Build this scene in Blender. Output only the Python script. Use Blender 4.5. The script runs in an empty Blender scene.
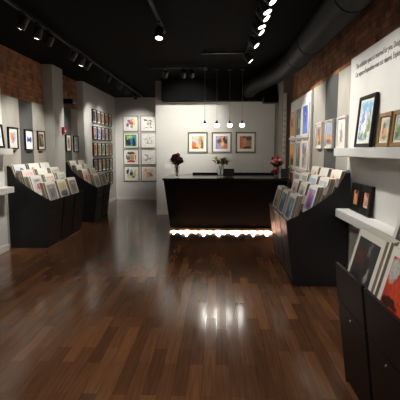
import bpy, bmesh, math, random
from mathutils import Vector, Matrix
random.seed(7)
S = bpy.context.scene
COL = S.collection
PI = math.pi

# ---------------------------------------------------------------- materials
def lin(c):
    c /= 255.0
    return c/12.92 if c <= 0.04045 else ((c+0.055)/1.055)**2.4
def rgb(r, g, b): return (lin(r), lin(g), lin(b), 1.0)

class NT:
    def __init__(s, name):
        s.m = bpy.data.materials.new(name); s.m.use_nodes = True
        s.t = s.m.node_tree; s.b = s.t.nodes['Principled BSDF']
    def n(s, typ, **kw):
        x = s.t.nodes.new(typ)
        for k, v in kw.items(): setattr(x, k, v)
        return x
    def l(s, a, b): s.t.links.new(a, b)
    def val(s, op, a, b=None):
        x = s.n('ShaderNodeMath', operation=op)
        for i, v in enumerate((a, b)):
            if v is None: continue
            if isinstance(v, (int, float)): x.inputs[i].default_value = v
            else: s.l(v, x.inputs[i])
        return x.outputs[0]
    def mix(s, fac, a, b, blend='MIX'):
        x = s.n('ShaderNodeMix', data_type='RGBA', blend_type=blend)
        for sock, v in ((x.inputs[0], fac), (x.inputs[6], a), (x.inputs[7], b)):
            if isinstance(v, (int, float)): sock.default_value = v
            elif isinstance(v, tuple): sock.default_value = v
            else: s.l(v, sock)
        return x.outputs[2]
    def noise(s, vec, scale, detail=3, rough=.5):
        x = s.n('ShaderNodeTexNoise'); x.inputs['Scale'].default_value = scale
        x.inputs['Detail'].default_value = detail; x.inputs['Roughness'].default_value = rough
        if vec is not None: s.l(vec, x.inputs['Vector'])
        return x
    def ramp(s, fac, stops, interp='LINEAR'):
        x = s.n('ShaderNodeValToRGB'); cr = x.color_ramp; cr.interpolation = interp
        while len(cr.elements) < len(stops): cr.elements.new(0.5)
        for e, (p, c) in zip(cr.elements, stops): e.position = p; e.color = c
        s.l(fac, x.inputs[0]); return x.outputs[0]

def plain(name, col, rough=.5, metal=0., var=.08, scale=30., bump=0.):
    k = NT(name); b = k.b
    tc = k.n('ShaderNodeTexCoord')
    nz = k.noise(tc.outputs['Object'], scale)
    dark = tuple(c*(1-var) for c in col[:3])+(1,)
    lite = tuple(min(1, c*(1+var)) for c in col[:3])+(1,)
    k.l(k.ramp(nz.outputs[0], [(.3, dark), (.7, lite)]), b.inputs['Base Color'])
    b.inputs['Roughness'].default_value = rough; b.inputs['Metallic'].default_value = metal
    if bump:
        bp = k.n('ShaderNodeBump'); bp.inputs['Strength'].default_value = bump
        bp.inputs['Distance'].default_value = .01
        k.l(nz.outputs[0], bp.inputs['Height']); k.l(bp.outputs[0], b.inputs['Normal'])
    return k.m

def emit(name, col, strength):
    k = NT(name); k.b.inputs['Base Color'].default_value = col
    k.b.inputs['Emission Color'].default_value = col
    k.b.inputs['Emission Strength'].default_value = strength
    return k.m

def floor_mat():
    k = NT('plank_floor'); b = k.b
    geo = k.n('ShaderNodeNewGeometry'); sep = k.n('ShaderNodeSeparateXYZ'); k.l(geo.outputs['Position'], sep.inputs[0])
    cmb = k.n('ShaderNodeCombineXYZ'); k.l(sep.outputs['Y'], cmb.inputs[0]); k.l(sep.outputs['X'], cmb.inputs[1])
    br = k.n('ShaderNodeTexBrick'); k.l(cmb.outputs[0], br.inputs['Vector'])
    br.offset = .37; br.offset_frequency = 2; br.squash = 1.
    for n_, v in (('Scale', 1.), ('Mortar Size', .0012), ('Mortar Smooth', .3), ('Bias', 0.), ('Brick Width', .62), ('Row Height', .092)):
        br.inputs[n_].default_value = v
    br.inputs['Color1'].default_value = (0, 0, 0, 1); br.inputs['Color2'].default_value = (1, 1, 1, 1); br.inputs['Mortar'].default_value = (.5, .5, .5, 1)
    mp = k.n('ShaderNodeMapping'); mp.inputs['Scale'].default_value = (3., 60., 1.); k.l(cmb.outputs[0], mp.inputs[0])
    grain = k.noise(mp.outputs[0], 1.0, 5, .6)
    base = k.ramp(br.outputs['Color'], [(0., rgb(96, 64, 44)), (.35, rgb(108, 73, 50)), (.65, rgb(118, 80, 54)), (1., rgb(136, 92, 61))])
    g2 = k.ramp(grain.outputs[0], [(.3, (.72, .7, .68, 1)), (.7, (1.12, 1.1, 1.08, 1))])
    c = k.mix(1., base, g2, 'MULTIPLY')
    big = k.noise(geo.outputs['Position'], .8, 2)
    c = k.mix(1., c, k.ramp(big.outputs[0], [(.3, (.8, .8, .8, 1)), (.7, (1.1, 1.1, 1.1, 1))]), 'MULTIPLY')
    c = k.mix(k.val('MULTIPLY', br.outputs['Fac'], .6), c, rgb(36, 22, 15))
    k.l(c, b.inputs['Base Color'])
    fine = k.noise(geo.outputs['Position'], 9., 3)
    k.l(k.ramp(fine.outputs[0], [(.25, (.11, .11, .11, 1)), (.75, (.19, .19, .19, 1))]), b.inputs['Roughness'])
    mp2 = k.n('ShaderNodeMapping'); mp2.inputs['Scale'].default_value = (1.5, 7., 1.); k.l(cmb.outputs[0], mp2.inputs[0])
    wv = k.noise(mp2.outputs[0], 1., 2)
    h = k.val('ADD', wv.outputs[0], k.val('MULTIPLY', br.outputs['Fac'], -.4))
    bp = k.n('ShaderNodeBump'); bp.inputs['Strength'].default_value = .012; bp.inputs['Distance'].default_value = .01
    k.l(h, bp.inputs['Height']); k.l(bp.outputs[0], b.inputs['Normal'])
    b.inputs['Specular IOR Level'].default_value = .3
    return k.m

def brick_mat():
    k = NT('old_brick'); b = k.b
    geo = k.n('ShaderNodeNewGeometry'); sep = k.n('ShaderNodeSeparateXYZ'); k.l(geo.outputs['Position'], sep.inputs[0])
    cmb = k.n('ShaderNodeCombineXYZ'); k.l(sep.outputs['Y'], cmb.inputs[0]); k.l(sep.outputs['Z'], cmb.inputs[1])
    nz = k.noise(geo.outputs['Position'], 14., 3)
    vm = k.n('ShaderNodeVectorMath', operation='MULTIPLY_ADD'); k.l(nz.outputs['Color'], vm.inputs[0]); vm.inputs[1].default_value = (.03, .03, 0); k.l(cmb.outputs[0], vm.inputs[2])
    br = k.n('ShaderNodeTexBrick'); k.l(vm.outputs[0], br.inputs['Vector'])
    for n_, v in (('Scale', 1.), ('Mortar Size', .007), ('Mortar Smooth', .5), ('Bias', 0.), ('Brick Width', .215), ('Row Height', .072)):
        br.inputs[n_].default_value = v
    br.inputs['Color1'].default_value = rgb(134, 90, 62); br.inputs['Color2'].default_value = rgb(176, 118, 78); br.inputs['Mortar'].default_value = rgb(124, 92, 70)
    pt = k.noise(geo.outputs['Position'], 5., 6, .7)
    c = k.mix(1., br.outputs['Color'], k.ramp(pt.outputs[0], [(.33, (.35, .33, .32, 1)), (.48, (.9, .9, .9, 1)), (.7, (1.4, 1.3, 1.2, 1))]), 'MULTIPLY')
    k.l(c, b.inputs['Base Color']); b.inputs['Roughness'].default_value = .9
    bp = k.n('ShaderNodeBump'); bp.inputs['Strength'].default_value = .6; bp.inputs['Distance'].default_value = .012
    k.l(k.val('SUBTRACT', pt.outputs[0], br.outputs['Fac']), bp.inputs['Height']); k.l(bp.outputs[0], b.inputs['Normal'])
    return k.m

def linen_mat(name, col):
    k = NT(name); b = k.b
    tc = k.n('ShaderNodeTexCoord'); mp = k.n('ShaderNodeMapping'); mp.inputs['Scale'].default_value = (90, 90, 4); k.l(tc.outputs['Object'], mp.inputs[0])
    nz = k.noise(mp.outputs[0], 1., 4, .6)
    n2 = k.noise(tc.outputs['Object'], 3., 3)
    c = k.mix(1., col, k.ramp(nz.outputs[0], [(.3, (.82, .82, .81, 1)), (.7, (1.1, 1.1, 1.1, 1))]), 'MULTIPLY')
    c = k.mix(1., c, k.ramp(n2.outputs[0], [(.3, (.93, .93, .92, 1)), (.7, (1.04, 1.04, 1.04, 1))]), 'MULTIPLY')
    k.l(c, b.inputs['Base Color']); b.inputs['Roughness'].default_value = .85
    return k.m

ART_N = 0
def art(bg, blobs=(), distort=.12, nscale=4., grad=None):
    """picture painted from a background, an optional second colour from top to bottom, and soft patches (u, v, ru, rv, colour)"""
    global ART_N; ART_N += 1
    k = NT('picture_%d' % ART_N); b = k.b
    tc = k.n('ShaderNodeTexCoord'); gen = tc.outputs['Generated']
    off = k.n('ShaderNodeVectorMath', operation='ADD'); k.l(gen, off.inputs[0]); off.inputs[1].default_value = (ART_N*1.7, ART_N*.9, ART_N*2.3)
    nz = k.noise(off.outputs[0], nscale, 4, .6)
    vm = k.n('ShaderNodeVectorMath', operation='MULTIPLY_ADD')
    sb = k.n('ShaderNodeVectorMath', operation='SUBTRACT'); k.l(nz.outputs['Color'], sb.inputs[0]); sb.inputs[1].default_value = (.5, .5, .5)
    k.l(sb.outputs[0], vm.inputs[0]); vm.inputs[1].default_value = (distort*3,)*3; k.l(gen, vm.inputs[2])
    sp = k.n('ShaderNodeSeparateXYZ'); k.l(vm.outputs[0], sp.inputs[0])
    u, v = sp.outputs['X'], sp.outputs['Z']
    c = rgb(*bg)
    if grad:
        c = k.ramp(v, [(.2, rgb(*grad)), (.75, rgb(*bg))])
    for (bu, bv, ru, rv, bc) in blobs:
        dx = k.val('DIVIDE', k.val('SUBTRACT', u, bu), ru); dy = k.val('DIVIDE', k.val('SUBTRACT', v, bv), rv)
        d = k.val('ADD', k.val('MULTIPLY', dx, dx), k.val('MULTIPLY', dy, dy))
        f = k.ramp(d, [(.55, (1, 1, 1, 1)), (1.15, (0, 0, 0, 1))])
        c = k.mix(f, c, rgb(*bc))
    n3 = k.noise(off.outputs[0], 11., 5, .65)
    c = k.mix(1., c, k.ramp(n3.outputs[0], [(.32, (.62, .6, .62, 1)), (.5, (1, 1, 1, 1)), (.7, (1.22, 1.2, 1.16, 1))]), 'MULTIPLY')
    k.l(c, b.inputs['Base Color'])
    b.inputs['Roughness'].default_value = .45
    return k.m
def art_rand(bg, cols, n=7, seed=0, r=.22, distort=.14, grad=None):
    R = random.Random(seed)
    return art(bg, [(R.uniform(.1, .9), R.uniform(.1, .9), R.uniform(.5, 1)*r, R.uniform(.6, 1.3)*r, cols[i % len(cols)]) for i in range(n)], distort, 4., grad)

M = {}
M['floor'] = floor_mat(); M['brick'] = brick_mat()
def matte(m, v=.08): m.node_tree.nodes['Principled BSDF'].inputs['Specular IOR Level'].default_value = v; return m
M['white'] = plain('white_paint', rgb(214, 213, 208), .6, var=.02, scale=4)
M['wallgrey'] = plain('pale_grey_paint', rgb(196, 194, 188), .75, var=.02, scale=3)
M['pillar'] = plain('grey_paint', rgb(176, 173, 166), .75, var=.03, scale=3)
M['pillar_dark'] = plain('taupe_paint', rgb(120, 113, 104), .75, var=.03, scale=3)
M['ceiling'] = matte(plain('black_ceiling', rgb(10, 9.5, 9), .95, var=.15, scale=6))
M['blackmetal'] = plain('black_metal', rgb(26, 26, 27), .45, .0, var=.1)
M['duct'] = matte(plain('black_duct', rgb(8, 8, 8.5), .6, .0, var=.12, scale=6), .06)
M['linen'] = linen_mat('light_panel', rgb(172, 167, 158)); M['linen_dark'] = linen_mat('dark_panel', rgb(82, 82, 80))
M['binblack'] = plain('black_laminate', rgb(21, 21, 23), .5, var=.08, scale=8)
M['binfront'] = matte(plain('black_satin_laminate', rgb(25, 22, 21), .4, var=.08, scale=8), .2)
M['counter'] = matte(plain('black_counter', rgb(10, 9.5, 9.5), .6, var=.1, scale=6), .12)
M['countertop'] = plain('black_gloss_top', rgb(24, 24, 24), .16, var=.05)
M['plinth'] = plain('brushed_plinth', rgb(70, 68, 62), .35, .5, var=.1)
M['board'] = plain('white_mat_board', rgb(226, 222, 211), .7, var=.02)
M['backing'] = plain('shade_toned_backing', rgb(150, 138, 118), .8, var=.06)  # white boards toned down, shade on their sides put into the colour
M['frameblack'] = matte(plain('black_frame', rgb(15, 14, 13), .5, var=.1), .25)
M['framebronze'] = plain('bronze_frame', rgb(104, 94, 78), .4, .35, var=.15, scale=60)
M['framegold'] = plain('gold_frame', rgb(136, 108, 66), .4, .3, var=.2, scale=50)
M['framewhite'] = plain('white_frame', rgb(224, 222, 216), .5, var=.02)
M['chrome'] = plain('nickel', rgb(180, 178, 172), .25, .9, var=.05)
M['label'] = plain('grey_label', rgb(128, 124, 118), .6, var=.05)
M['plate'] = plain('white_plastic', rgb(214, 212, 204), .4, var=.01)
M['stripmark'] = plain('faint_grey', rgb(168, 165, 160), .6)
M['red'] = plain('red_enamel', rgb(178, 26, 26), .35, var=.04)
M['ink'] = plain('dark_ink', rgb(84, 82, 80), .6, var=.02)
M['leaf'] = plain('green_leaf', rgb(82, 122, 52), .5, var=.25, scale=40)
M['darkleaf'] = plain('dark_leaf', rgb(34, 40, 26), .5, var=.25, scale=40)
M['rose_dark'] = plain('maroon_petals', rgb(104, 28, 38), .6, var=.25, scale=60)
M['rose_red'] = plain('red_petals', rgb(196, 40, 40), .6, var=.2, scale=60)
M['rose_pink'] = plain('pink_petals', rgb(222, 150, 150), .6, var=.2, scale=60)
M['rose_white'] = plain('white_petals', rgb(226, 210, 202), .6, var=.1, scale=60)
M['pinkwrap'] = plain('pink_ribbon', rgb(176, 84, 106), .5, var=.15, scale=30)
M['orange_petal'] = plain('salmon_petals', rgb(220, 120, 84), .6, var=.2, scale=60)
M['lens'] = emit('lit_lens', (1., .95, .86, 1), 6.)
M['lens_dim'] = emit('dim_lens', (1., .95, .88, 1), 1.1)
M['globe'] = emit('lit_opal_glass', (1., .97, .92, 1), 3.2)
M['led'] = emit('led_strip', (1., .95, .85, 1), 4.)
kg = NT('clear_glass'); kg.b.inputs['Transmission Weight'].default_value = 1.; kg.b.inputs['Roughness'].default_value = .03; kg.b.inputs['IOR'].default_value = 1.35; kg.b.inputs['Base Color'].default_value = (.93, .95, .93, 1)
M['glass'] = kg.m

# ---------------------------------------------------------------- mesh helpers
def bx(bm, x0, x1, y0, y1, z0, z1):
    v = [bm.verts.new(p) for p in ((x0,y0,z0),(x1,y0,z0),(x1,y1,z0),(x0,y1,z0),(x0,y0,z1),(x1,y0,z1),(x1,y1,z1),(x0,y1,z1))]
    for f in ((0,3,2,1),(4,5,6,7),(0,1,5,4),(1,2,6,5),(2,3,7,6),(3,0,4,7)): bm.faces.new([v[i] for i in f])
def hexa(bm, pts):
    v = [bm.verts.new(p) for p in pts]
    for f in ((0,3,2,1),(4,5,6,7),(0,1,5,4),(1,2,6,5),(2,3,7,6),(3,0,4,7)): bm.faces.new([v[i] for i in f])
def prism(bm, poly, x0, x1):
    """poly of (y, z) swept along x"""
    a = [bm.verts.new((x0, y, z)) for y, z in poly]; b = [bm.verts.new((x1, y, z)) for y, z in poly]
    bm.faces.new(a[::-1]); bm.faces.new(b)
    for i in range(len(poly)):
        j = (i+1) % len(poly); bm.faces.new((a[i], a[j], b[j], b[i]))
def lathe(bm, prof, n=20, ctr=(0,0,0), mat=None):
    mat = mat or Matrix.Identity(3); c = Vector(ctr); rings = []
    for r, z in prof:
        if r < 1e-5: rings.append([bm.verts.new(c+mat@Vector((0,0,z)))])
        else: rings.append([bm.verts.new(c+mat@Vector((r*math.cos(2*PI*i/n), r*math.sin(2*PI*i/n), z))) for i in range(n)])
    for a, b in zip(rings, rings[1:]):
        for i in range(n):
            j = (i+1) % n
            if len(a) == 1 and len(b) == 1: continue
            if len(a) == 1: bm.faces.new((a[0], b[j], b[i]))
            elif len(b) == 1: bm.faces.new((a[i], a[j], b[0]))
            else: bm.faces.new((a[i], a[j], b[j], b[i]))
    if len(rings[0]) > 1: bm.faces.new(rings[0][::-1])
    if len(rings[-1]) > 1: bm.faces.new(rings[-1])
def tube(bm, pts, r, n=10, cap=True):
    pts = [Vector(p) for p in pts]; rings = []
    up = Vector((0,0,1))
    for i, p in enumerate(pts):
        d = (pts[min(i+1, len(pts)-1)]-pts[max(i-1, 0)]).normalized()
        ref = up if abs(d.dot(up)) < .95 else Vector((1,0,0))
        a = d.cross(ref).normalized(); b = a.cross(d)
        rr = r[i] if isinstance(r, (list, tuple)) else r
        rings.append([bm.verts.new(p+a*rr*math.cos(2*PI*k/n)+b*rr*math.sin(2*PI*k/n)) for k in range(n)])
    for a, b in zip(rings, rings[1:]):
        for i in range(n):
            j = (i+1) % n; bm.faces.new((a[i], a[j], b[j], b[i]))
    if cap: bm.faces.new(rings[0][::-1]); bm.faces.new(rings[-1])
def me(bm, name, mat, bevel=0., smooth=False):
    bmesh.ops.recalc_face_normals(bm, faces=bm.faces[:])
    if bevel: bmesh.ops.bevel(bm, geom=bm.edges[:], offset=bevel, segments=2, affect='EDGES', clamp_overlap=True)
    d = bpy.data.meshes.new(name); bm.to_mesh(d); bm.free()
    d.materials.append(mat)
    if smooth:
        for p in d.polygons: p.use_smooth = True
        d.set_sharp_from_angle(angle=math.radians(38))
    return d
def ob(name, mesh, parent=None, mat=None):
    o = bpy.data.objects.new(name, mesh); COL.objects.link(o)
    if parent: o.parent = parent
    if mat is not None:
        o.material_slots[0].link = 'OBJECT'; o.material_slots[0].material = mat
    return o
def obj(name, bm, mat, parent=None, bevel=0., smooth=False): return ob(name, me(bm, name, mat, bevel, smooth), parent)
def tag(o, label, cat, group=None):
    o['label'] = label; o['category'] = cat
    if group: o['group'] = group
    return o
def thing(name, label, cat, loc=(0,0,0), rot=(0,0,0), group=None):
    o = bpy.data.objects.new(name, None); o.empty_display_size = .1; COL.objects.link(o)
    o.location = loc; o.rotation_euler = rot
    return tag(o, label, cat, group)
def struct(name, bm, mat, bevel=0.):
    o = obj(name, bm, mat, None, bevel); o['kind'] = 'structure'; return o
def box_obj(name, dims, mat, parent=None, bevel=0.):
    bm = bmesh.new(); bx(bm, *dims); return obj(name, bm, mat, parent, bevel)
CACHE = {}
def cached(key, fn):
    if key not in CACHE: CACHE[key] = fn()
    return CACHE[key]

LW, RW, CZ = -3.2, 1.5, 3.05      # left wall, right wall, ceiling
YB, YC, Y0 = 12.95, 9.9, -2.5      # rear recess wall, central wall, wall behind the camera
# ---------------------------------------------------------------- setting
def wallbox(name, mat, *d):
    bm = bmesh.new(); bx(bm, *d); return struct(name, bm, mat)
wallbox('floor', M['floor'], LW-.15, RW+.15, Y0-.15, YB+.15, -.1, 0)
wallbox('ceiling', M['ceiling'], LW-.15, RW+.15, Y0-.15, YB+.15, CZ, CZ+.1)
wallbox('wall_left', M['brick'], LW-.15, LW, Y0, 9.88, 0, CZ)
wallbox('wall_left_rear', M['wallgrey'], LW-.15, -3.05, 9.88, YB, 0, CZ)
wallbox('wall_right', M['brick'], RW, RW+.15, Y0, YC, 0, CZ)
wallbox('wall_rear_recess', M['wallgrey'], -3.2, -1.2, YB, YB+.15, 0, CZ)
wallbox('wall_rear_counter', M['wallgrey'], -1.4, RW+.15, YC, YC+.15, 0, CZ)
wallbox('wall_recess_side', M['wallgrey'], -1.4, -1.25, YC+.15, YB, 0, CZ)
wallbox('wall_front', M['wallgrey'], LW-.15, RW+.15, Y0-.15, Y0, 0, CZ)
wallbox('pillar_left', M['pillar'], LW, -3.01, 7.935, 8.47, 0, CZ)
wallbox('pillar_right', M['pillar_dark'], 1.30, RW, 8.75, YC, 0, CZ)
wallbox('soffit', M['ceiling'], -1.22, 1.298, 9.55, YC, 2.58, CZ)
def base(name, *d):
    bm = bmesh.new(); bx(bm, *d); return struct(name, bm, M['white'], .004)
base('baseboard_left_rear', -3.05, -3.035, 9.88, YB, 0, .10)
base('baseboard_recess', -3.035, -1.4, YB-.015, YB, 0, .10)
base('baseboard_rear', -1.4, -1.02, YC-.015, YC, 0, .10)
base('baseboard_left', LW+.07, LW+.085, 2.0, 6.24, 0, .10)

# wall panels
def panel(label, x0, x1, y0, y1, z1, mat, z0=0., group=None):
    o = box_obj('wall_panel', (x0, x1, y0, y1, z0, z1), mat, None, .003)
    return tag(o, label, 'wall panel')
lz, rz = 2.315, 2.44
panel('light linen wall panel behind the framed orange and pink picture on the left wall', LW, LW+.02, 6.24, 6.90, lz, M['linen'])
panel('charcoal linen wall panel behind the framed blue picture on the left wall', LW, LW+.02, 6.905, 7.40, lz, M['linen_dark'])
panel('light linen wall panel behind the framed red and green picture beside the left pillar', LW, LW+.02, 7.405, 7.933, lz, M['linen'])
panel('charcoal linen wall panel just beyond the left pillar behind the sepia picture', LW, LW+.02, 8.475, 9.38, 2.40, M['linen_dark'])
panel('light linen wall panel beyond the left pillar behind the violet and yellow picture', LW, LW+.02, 9.385, 9.875, 2.40, M['linen'])
panel('light linen wall panel next to the white print rack on the right wall', RW-.02, RW, 6.06, 6.795, rz, M['linen'])
panel('charcoal linen wall panel on the right wall between two light panels', RW-.02, RW, 5.46, 6.055, rz, M['linen_dark'])
panel('light linen wall panel between the charcoal panel and the lettered board', RW-.02, RW, 4.92, 5.455, rz, M['linen'])
o = panel('white wall board with shelves at the left edge of the view', LW, LW+.07, 2.0, 6.235, 2.5, M['white'])
board = thing('wall_panel', 'tall white wall board with two lines of dark lettering on the right', 'wall panel', (RW, 4.86, 0), (0, 0, -PI/2))
box_obj('board', (0, 4.4, -.05, 0, 0, 2.475), M['white'], board, .003)
def text(body, size, loc, parent, name='lettering'):
    cu = bpy.data.curves.new('tmp', 'FONT'); cu.body = body; cu.size = size; cu.extrude = .0006; cu.offset = .0005
    t = bpy.data.objects.new('tmp', cu); COL.objects.link(t)
    bpy.context.view_layer.update()
    dg = bpy.context.evaluated_depsgraph_get()
    m_ = bpy.data.meshes.new_from_object(t.evaluated_get(dg)); bpy.data.objects.remove(t)
    m_.materials.clear(); m_.materials.append(M['ink'])
    m_.transform(Matrix.Rotation(PI/2, 4, 'X')); w = max(v.co.x for v in m_.vertices)
    o = ob(name, m_, parent); o.location = loc; return o, w
t1, w1 = text('The exhibition space is reserved for you. Designed', .072, (.18, -.0512, 2.335), board)
t2, w2 = text("Cet espace d'exposition vous est réservé. Explorez", .072, (.17, -.0512, 2.25), board)
for t_, w_ in ((t1, w1), (t2, w2)): t_.scale.x = 1.17/w_

# ---------------------------------------------------------------- framed pictures
def frame_mesh(w, h, d, b, mat):
    def f():
        bm = bmesh.new()
        o = [(-w/2, 0), (w/2, 0), (w/2, h), (-w/2, h)]; i = [(-w/2+b, b), (w/2-b, b), (w/2-b, h-b), (-w/2+b, h-b)]
        ch = min(.006, b*.2)
        o2 = [(-w/2+ch, ch), (w/2-ch, ch), (w/2-ch, h-ch), (-w/2+ch, h-ch)]
        loops = [[bm.verts.new((x, y, z)) for x, z in L] for L, y in ((o, 0), (o, -d+ch), (o2, -d), (i, -d+ch*.8), (i, 0))]
        for a, c in zip(loops, loops[1:]+loops[:1]):
            for k in range(4):
                j = (k+1) % 4; bm.faces.new((a[k], a[j], c[j], c[k]))
        return me(bm, 'frame', mat)
    return cached(('fr', w, h, d, b, mat.name), f)
def slab_mesh(x0, x1, y0, y1, z0, z1, mat, nm):
    def f():
        bm = bmesh.new(); bx(bm, x0, x1, y0, y1, z0, z1); return me(bm, nm, mat)
    return cached(('sl', x0, x1, y0, y1, z0, z1, mat.name, nm), f)
def framed(label, w, h, loc, rz, pic, fm='frameblack', d=.03, b=.02, mw=.05, lean=0., group=None, cat='framed picture', mh=None):
    mh = mw if mh is None else mh
    t = thing('framed_picture', label, cat, loc, (-lean, 0, rz), group)
    ob('frame', frame_mesh(w, h, d, b, M[fm]), t)
    ob('mat_board', slab_mesh(-w/2+b, w/2-b, -d*.55, -.001, b, h-b, M['board'], 'mat_board'), t)
    ob('artwork', slab_mesh(-w/2+b+mw, w/2-b-mw, -d*.55-.0015, -d*.55, b+mh, h-b-mh, M['board'], 'artwork'), t, pic)
    return t
L90, R90 = PI/2, -PI/2

# left wall pictures
A1 = art((236, 232, 226), [(.3,.6,.2,.3,(240,170,70)), (.58,.55,.18,.33,(226,110,100)), (.75,.7,.2,.25,(160,205,232)), (.45,.3,.18,.15,(200,170,210)), (.2,.75,.12,.15,(236,120,140))], .1)
A2 = art((232, 236, 240), [(.5,.5,.5,.16,(110,150,200)), (.25,.5,.16,.24,(34,70,130)), (.75,.5,.16,.24,(40,80,140)), (.5,.47,.2,.12,(24,40,80))], .06)
A3 = art((92, 26, 44), [(.65,.5,.3,.35,(120,150,50)), (.7,.65,.16,.16,(150,180,70)), (.3,.3,.2,.2,(60,50,40)), (.35,.8,.2,.1,(190,110,120))], .12)
gl = 'pictures on the left wall panels'
framed('black framed picture of orange and pink patches on the left wall', .31, .335, (LW+.02, 6.62, 1.515), L90, A1, d=.032, b=.018, mw=.025, group=gl)
framed('black framed picture of a dark blue bow shape on the charcoal panel', .31, .34, (LW+.02, 7.19, 1.50), L90, A2, d=.032, b=.018, mw=.03, group=gl)
framed('black framed red and green picture nearest the left pillar', .31, .34, (LW+.02, 7.70, 1.50), L90, A3, d=.032, b=.018, mw=.04, group=gl)
A4 = art((196, 178, 156), [(.5,.6,.3,.25,(110,80,64)), (.6,.3,.3,.2,(180,130,96)), (.3,.8,.2,.1,(140,120,110))], .12)
A5 = art((220, 214, 230), [(.3,.75,.25,.25,(226,214,110)), (.75,.5,.2,.45,(150,140,210)), (.3,.3,.18,.3,(140,128,196)), (.5,.6,.1,.3,(240,236,240))], .1)
framed('black framed sepia picture beyond the left pillar', .31, .36, (LW+.02, 9.13, 1.47), L90, A4, d=.032, b=.02, mw=.04, group=gl)
framed('black framed violet and yellow picture beyond the left pillar', .31, .36, (LW+.02, 9.62, 1.455), L90, A5, d=.032, b=.02, mw=.035, group=gl)
def caption(label, x, y, z, rz, w=.16, mat='frameblack'):
    bm = bmesh.new(); bx(bm, -w/2, w/2, -.006, 0, -.015, .015); o = obj('caption_or_shadow_plate', bm, M[mat], None, .001)
    o.location = (x, y, z); o.rotation_euler = (0, 0, rz); tag(o, label, 'caption plate', 'caption plates under wall pictures')
caption('small dark caption plate under the orange and pink picture', LW+.02, 6.62, 1.475, L90)
caption('small dark caption plate under the blue bow shape picture', LW+.02, 7.18, 1.465, L90)
caption('small dark caption plate under the red and green picture by the left pillar', LW+.02, 7.67, 1.465, L90)

# grid of 25 on the left rear wall
ordn = ['first', 'second', 'third', 'fourth', 'fifth']; rown = ['top', 'second', 'middle', 'fourth', 'bottom']
gp = [[(70,62,56),(96,84,74),(150,112,70),(176,84,44),(120,84,48)],
      [(176,96,64),(110,140,196),(166,96,86),(206,190,196),(206,186,92)],
      [(164,96,66),(166,150,70),(110,150,190),(206,130,40),(150,110,84)],
      [(70,86,120),(180,120,90),(150,120,60),(60,96,54),(150,140,100)],
      [(130,110,100),(120,120,110),(110,120,90),(150,140,70),(110,110,60)]]
gp2 = [[(120,106,92),(150,128,106),(196,160,110),(210,130,70),(190,150,96)],
      [(206,190,180),(190,206,226),(140,150,210),(226,206,206),(150,160,120)],
      [(206,170,120),(96,110,70),(90,110,150),(226,190,90),(196,180,150)],
      [(150,60,110),(214,190,170),(90,90,130),(130,150,80),(90,90,70)],
      [(90,80,70),(90,80,70),(150,140,90),(90,100,60),(150,150,100)]]
cn = [['dark grey', 'grey brown', 'tan', 'rust red', 'brown'], ['brick red', 'sky blue', 'red and blue', 'pale pink', 'yellow'],
      ['orange brown', 'yellow green', 'light blue', 'bright orange', 'beige brown'], ['slate and magenta', 'peach', 'ochre', 'dark green', 'olive beige'],
      ['grey', 'dark grey', 'olive', 'mustard', 'moss green']]
for r in range(5):
    for c in range(5):
        pic = art_rand(tuple(int(x*.9) for x in gp[r][c]), [gp2[r][c], gp[r][c], tuple(int(x*.6) for x in gp[r][c])], 6, r*5+c, .26)
        framed('small framed %s picture, %s in the %s row of the left wall grid' % (cn[r][c], ordn[c], rown[r]),
               .33, .335, (-3.05, 10.66+c*.385, 2.16-r*.405), L90, pic, d=.04, b=.018, mw=.03, group='grid of small pictures on the left rear wall')
# eight on the rear recess wall
W_ = (228, 226, 218)
RP = [art(W_, [(.3,.75,.12,.12,(120,80,150)), (.45,.6,.14,.2,(200,70,130)), (.62,.55,.12,.3,(214,60,110)), (.8,.6,.12,.3,(230,210,80)), (.25,.4,.14,.2,(90,90,150)), (.6,.25,.14,.16,(110,170,70)), (.6,.8,.12,.1,(235,140,70)), (.42,.8,.08,.1,(60,140,190))], .12),
      art(W_, [(.25,.8,.2,.05,(60,60,60)), (.55,.75,.3,.05,(150,60,60)), (.6,.5,.25,.14,(150,150,150)), (.6,.35,.1,.2,(190,188,186)), (.3,.15,.25,.06,(210,110,120)), (.75,.18,.12,.05,(150,80,90)), (.75,.6,.05,.2,(60,60,60))], .14),
      art((70,150,120), [(.25,.75,.2,.22,(150,200,60)), (.6,.75,.25,.2,(60,150,190)), (.3,.35,.25,.3,(30,40,60)), (.75,.35,.16,.4,(20,30,40)), (.55,.45,.15,.25,(50,120,190)), (.1,.5,.08,.4,(30,60,50)), (.45,.85,.2,.1,(200,216,80))], .14),
      art(W_, [(.3,.6,.2,.2,(206,206,204)), (.6,.7,.06,.2,(170,170,170)), (.5,.3,.24,.06,(150,150,150)), (.75,.4,.06,.25,(190,190,190)), (.45,.45,.06,.06,(110,110,110))], .16),
      art((226,222,210), [(.5,.85,.4,.12,(40,36,34)), (.5,.62,.36,.15,(170,150,110)), (.3,.4,.16,.2,(60,120,130)), (.6,.4,.2,.2,(200,120,60)), (.5,.14,.42,.1,(190,40,40)), (.12,.5,.06,.3,(60,50,46)), (.88,.5,.06,.3,(60,50,46))], .08),
      art(W_, [(.3,.7,.2,.08,(120,120,124)), (.4,.5,.1,.2,(180,180,184)), (.6,.4,.22,.08,(140,140,150)), (.8,.6,.08,.15,(210,190,190)), (.3,.25,.2,.05,(100,100,110))], .16),
      art(W_, [(.2,.7,.12,.25,(40,60,50)), (.8,.5,.14,.35,(180,200,70)), (.5,.5,.16,.25,(60,70,130)), (.25,.3,.16,.2,(200,216,80)), (.5,.8,.1,.12,(110,150,200)), (.65,.2,.12,.1,(50,60,60))], .14),
      art((222,206,190), [(.2,.8,.16,.14,(230,180,60)), (.5,.5,.25,.2,(190,140,130)), (.7,.4,.2,.2,(150,120,110)), (.4,.3,.2,.14,(210,170,160)), (.75,.75,.14,.12,(190,180,170))], .14)]
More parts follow.
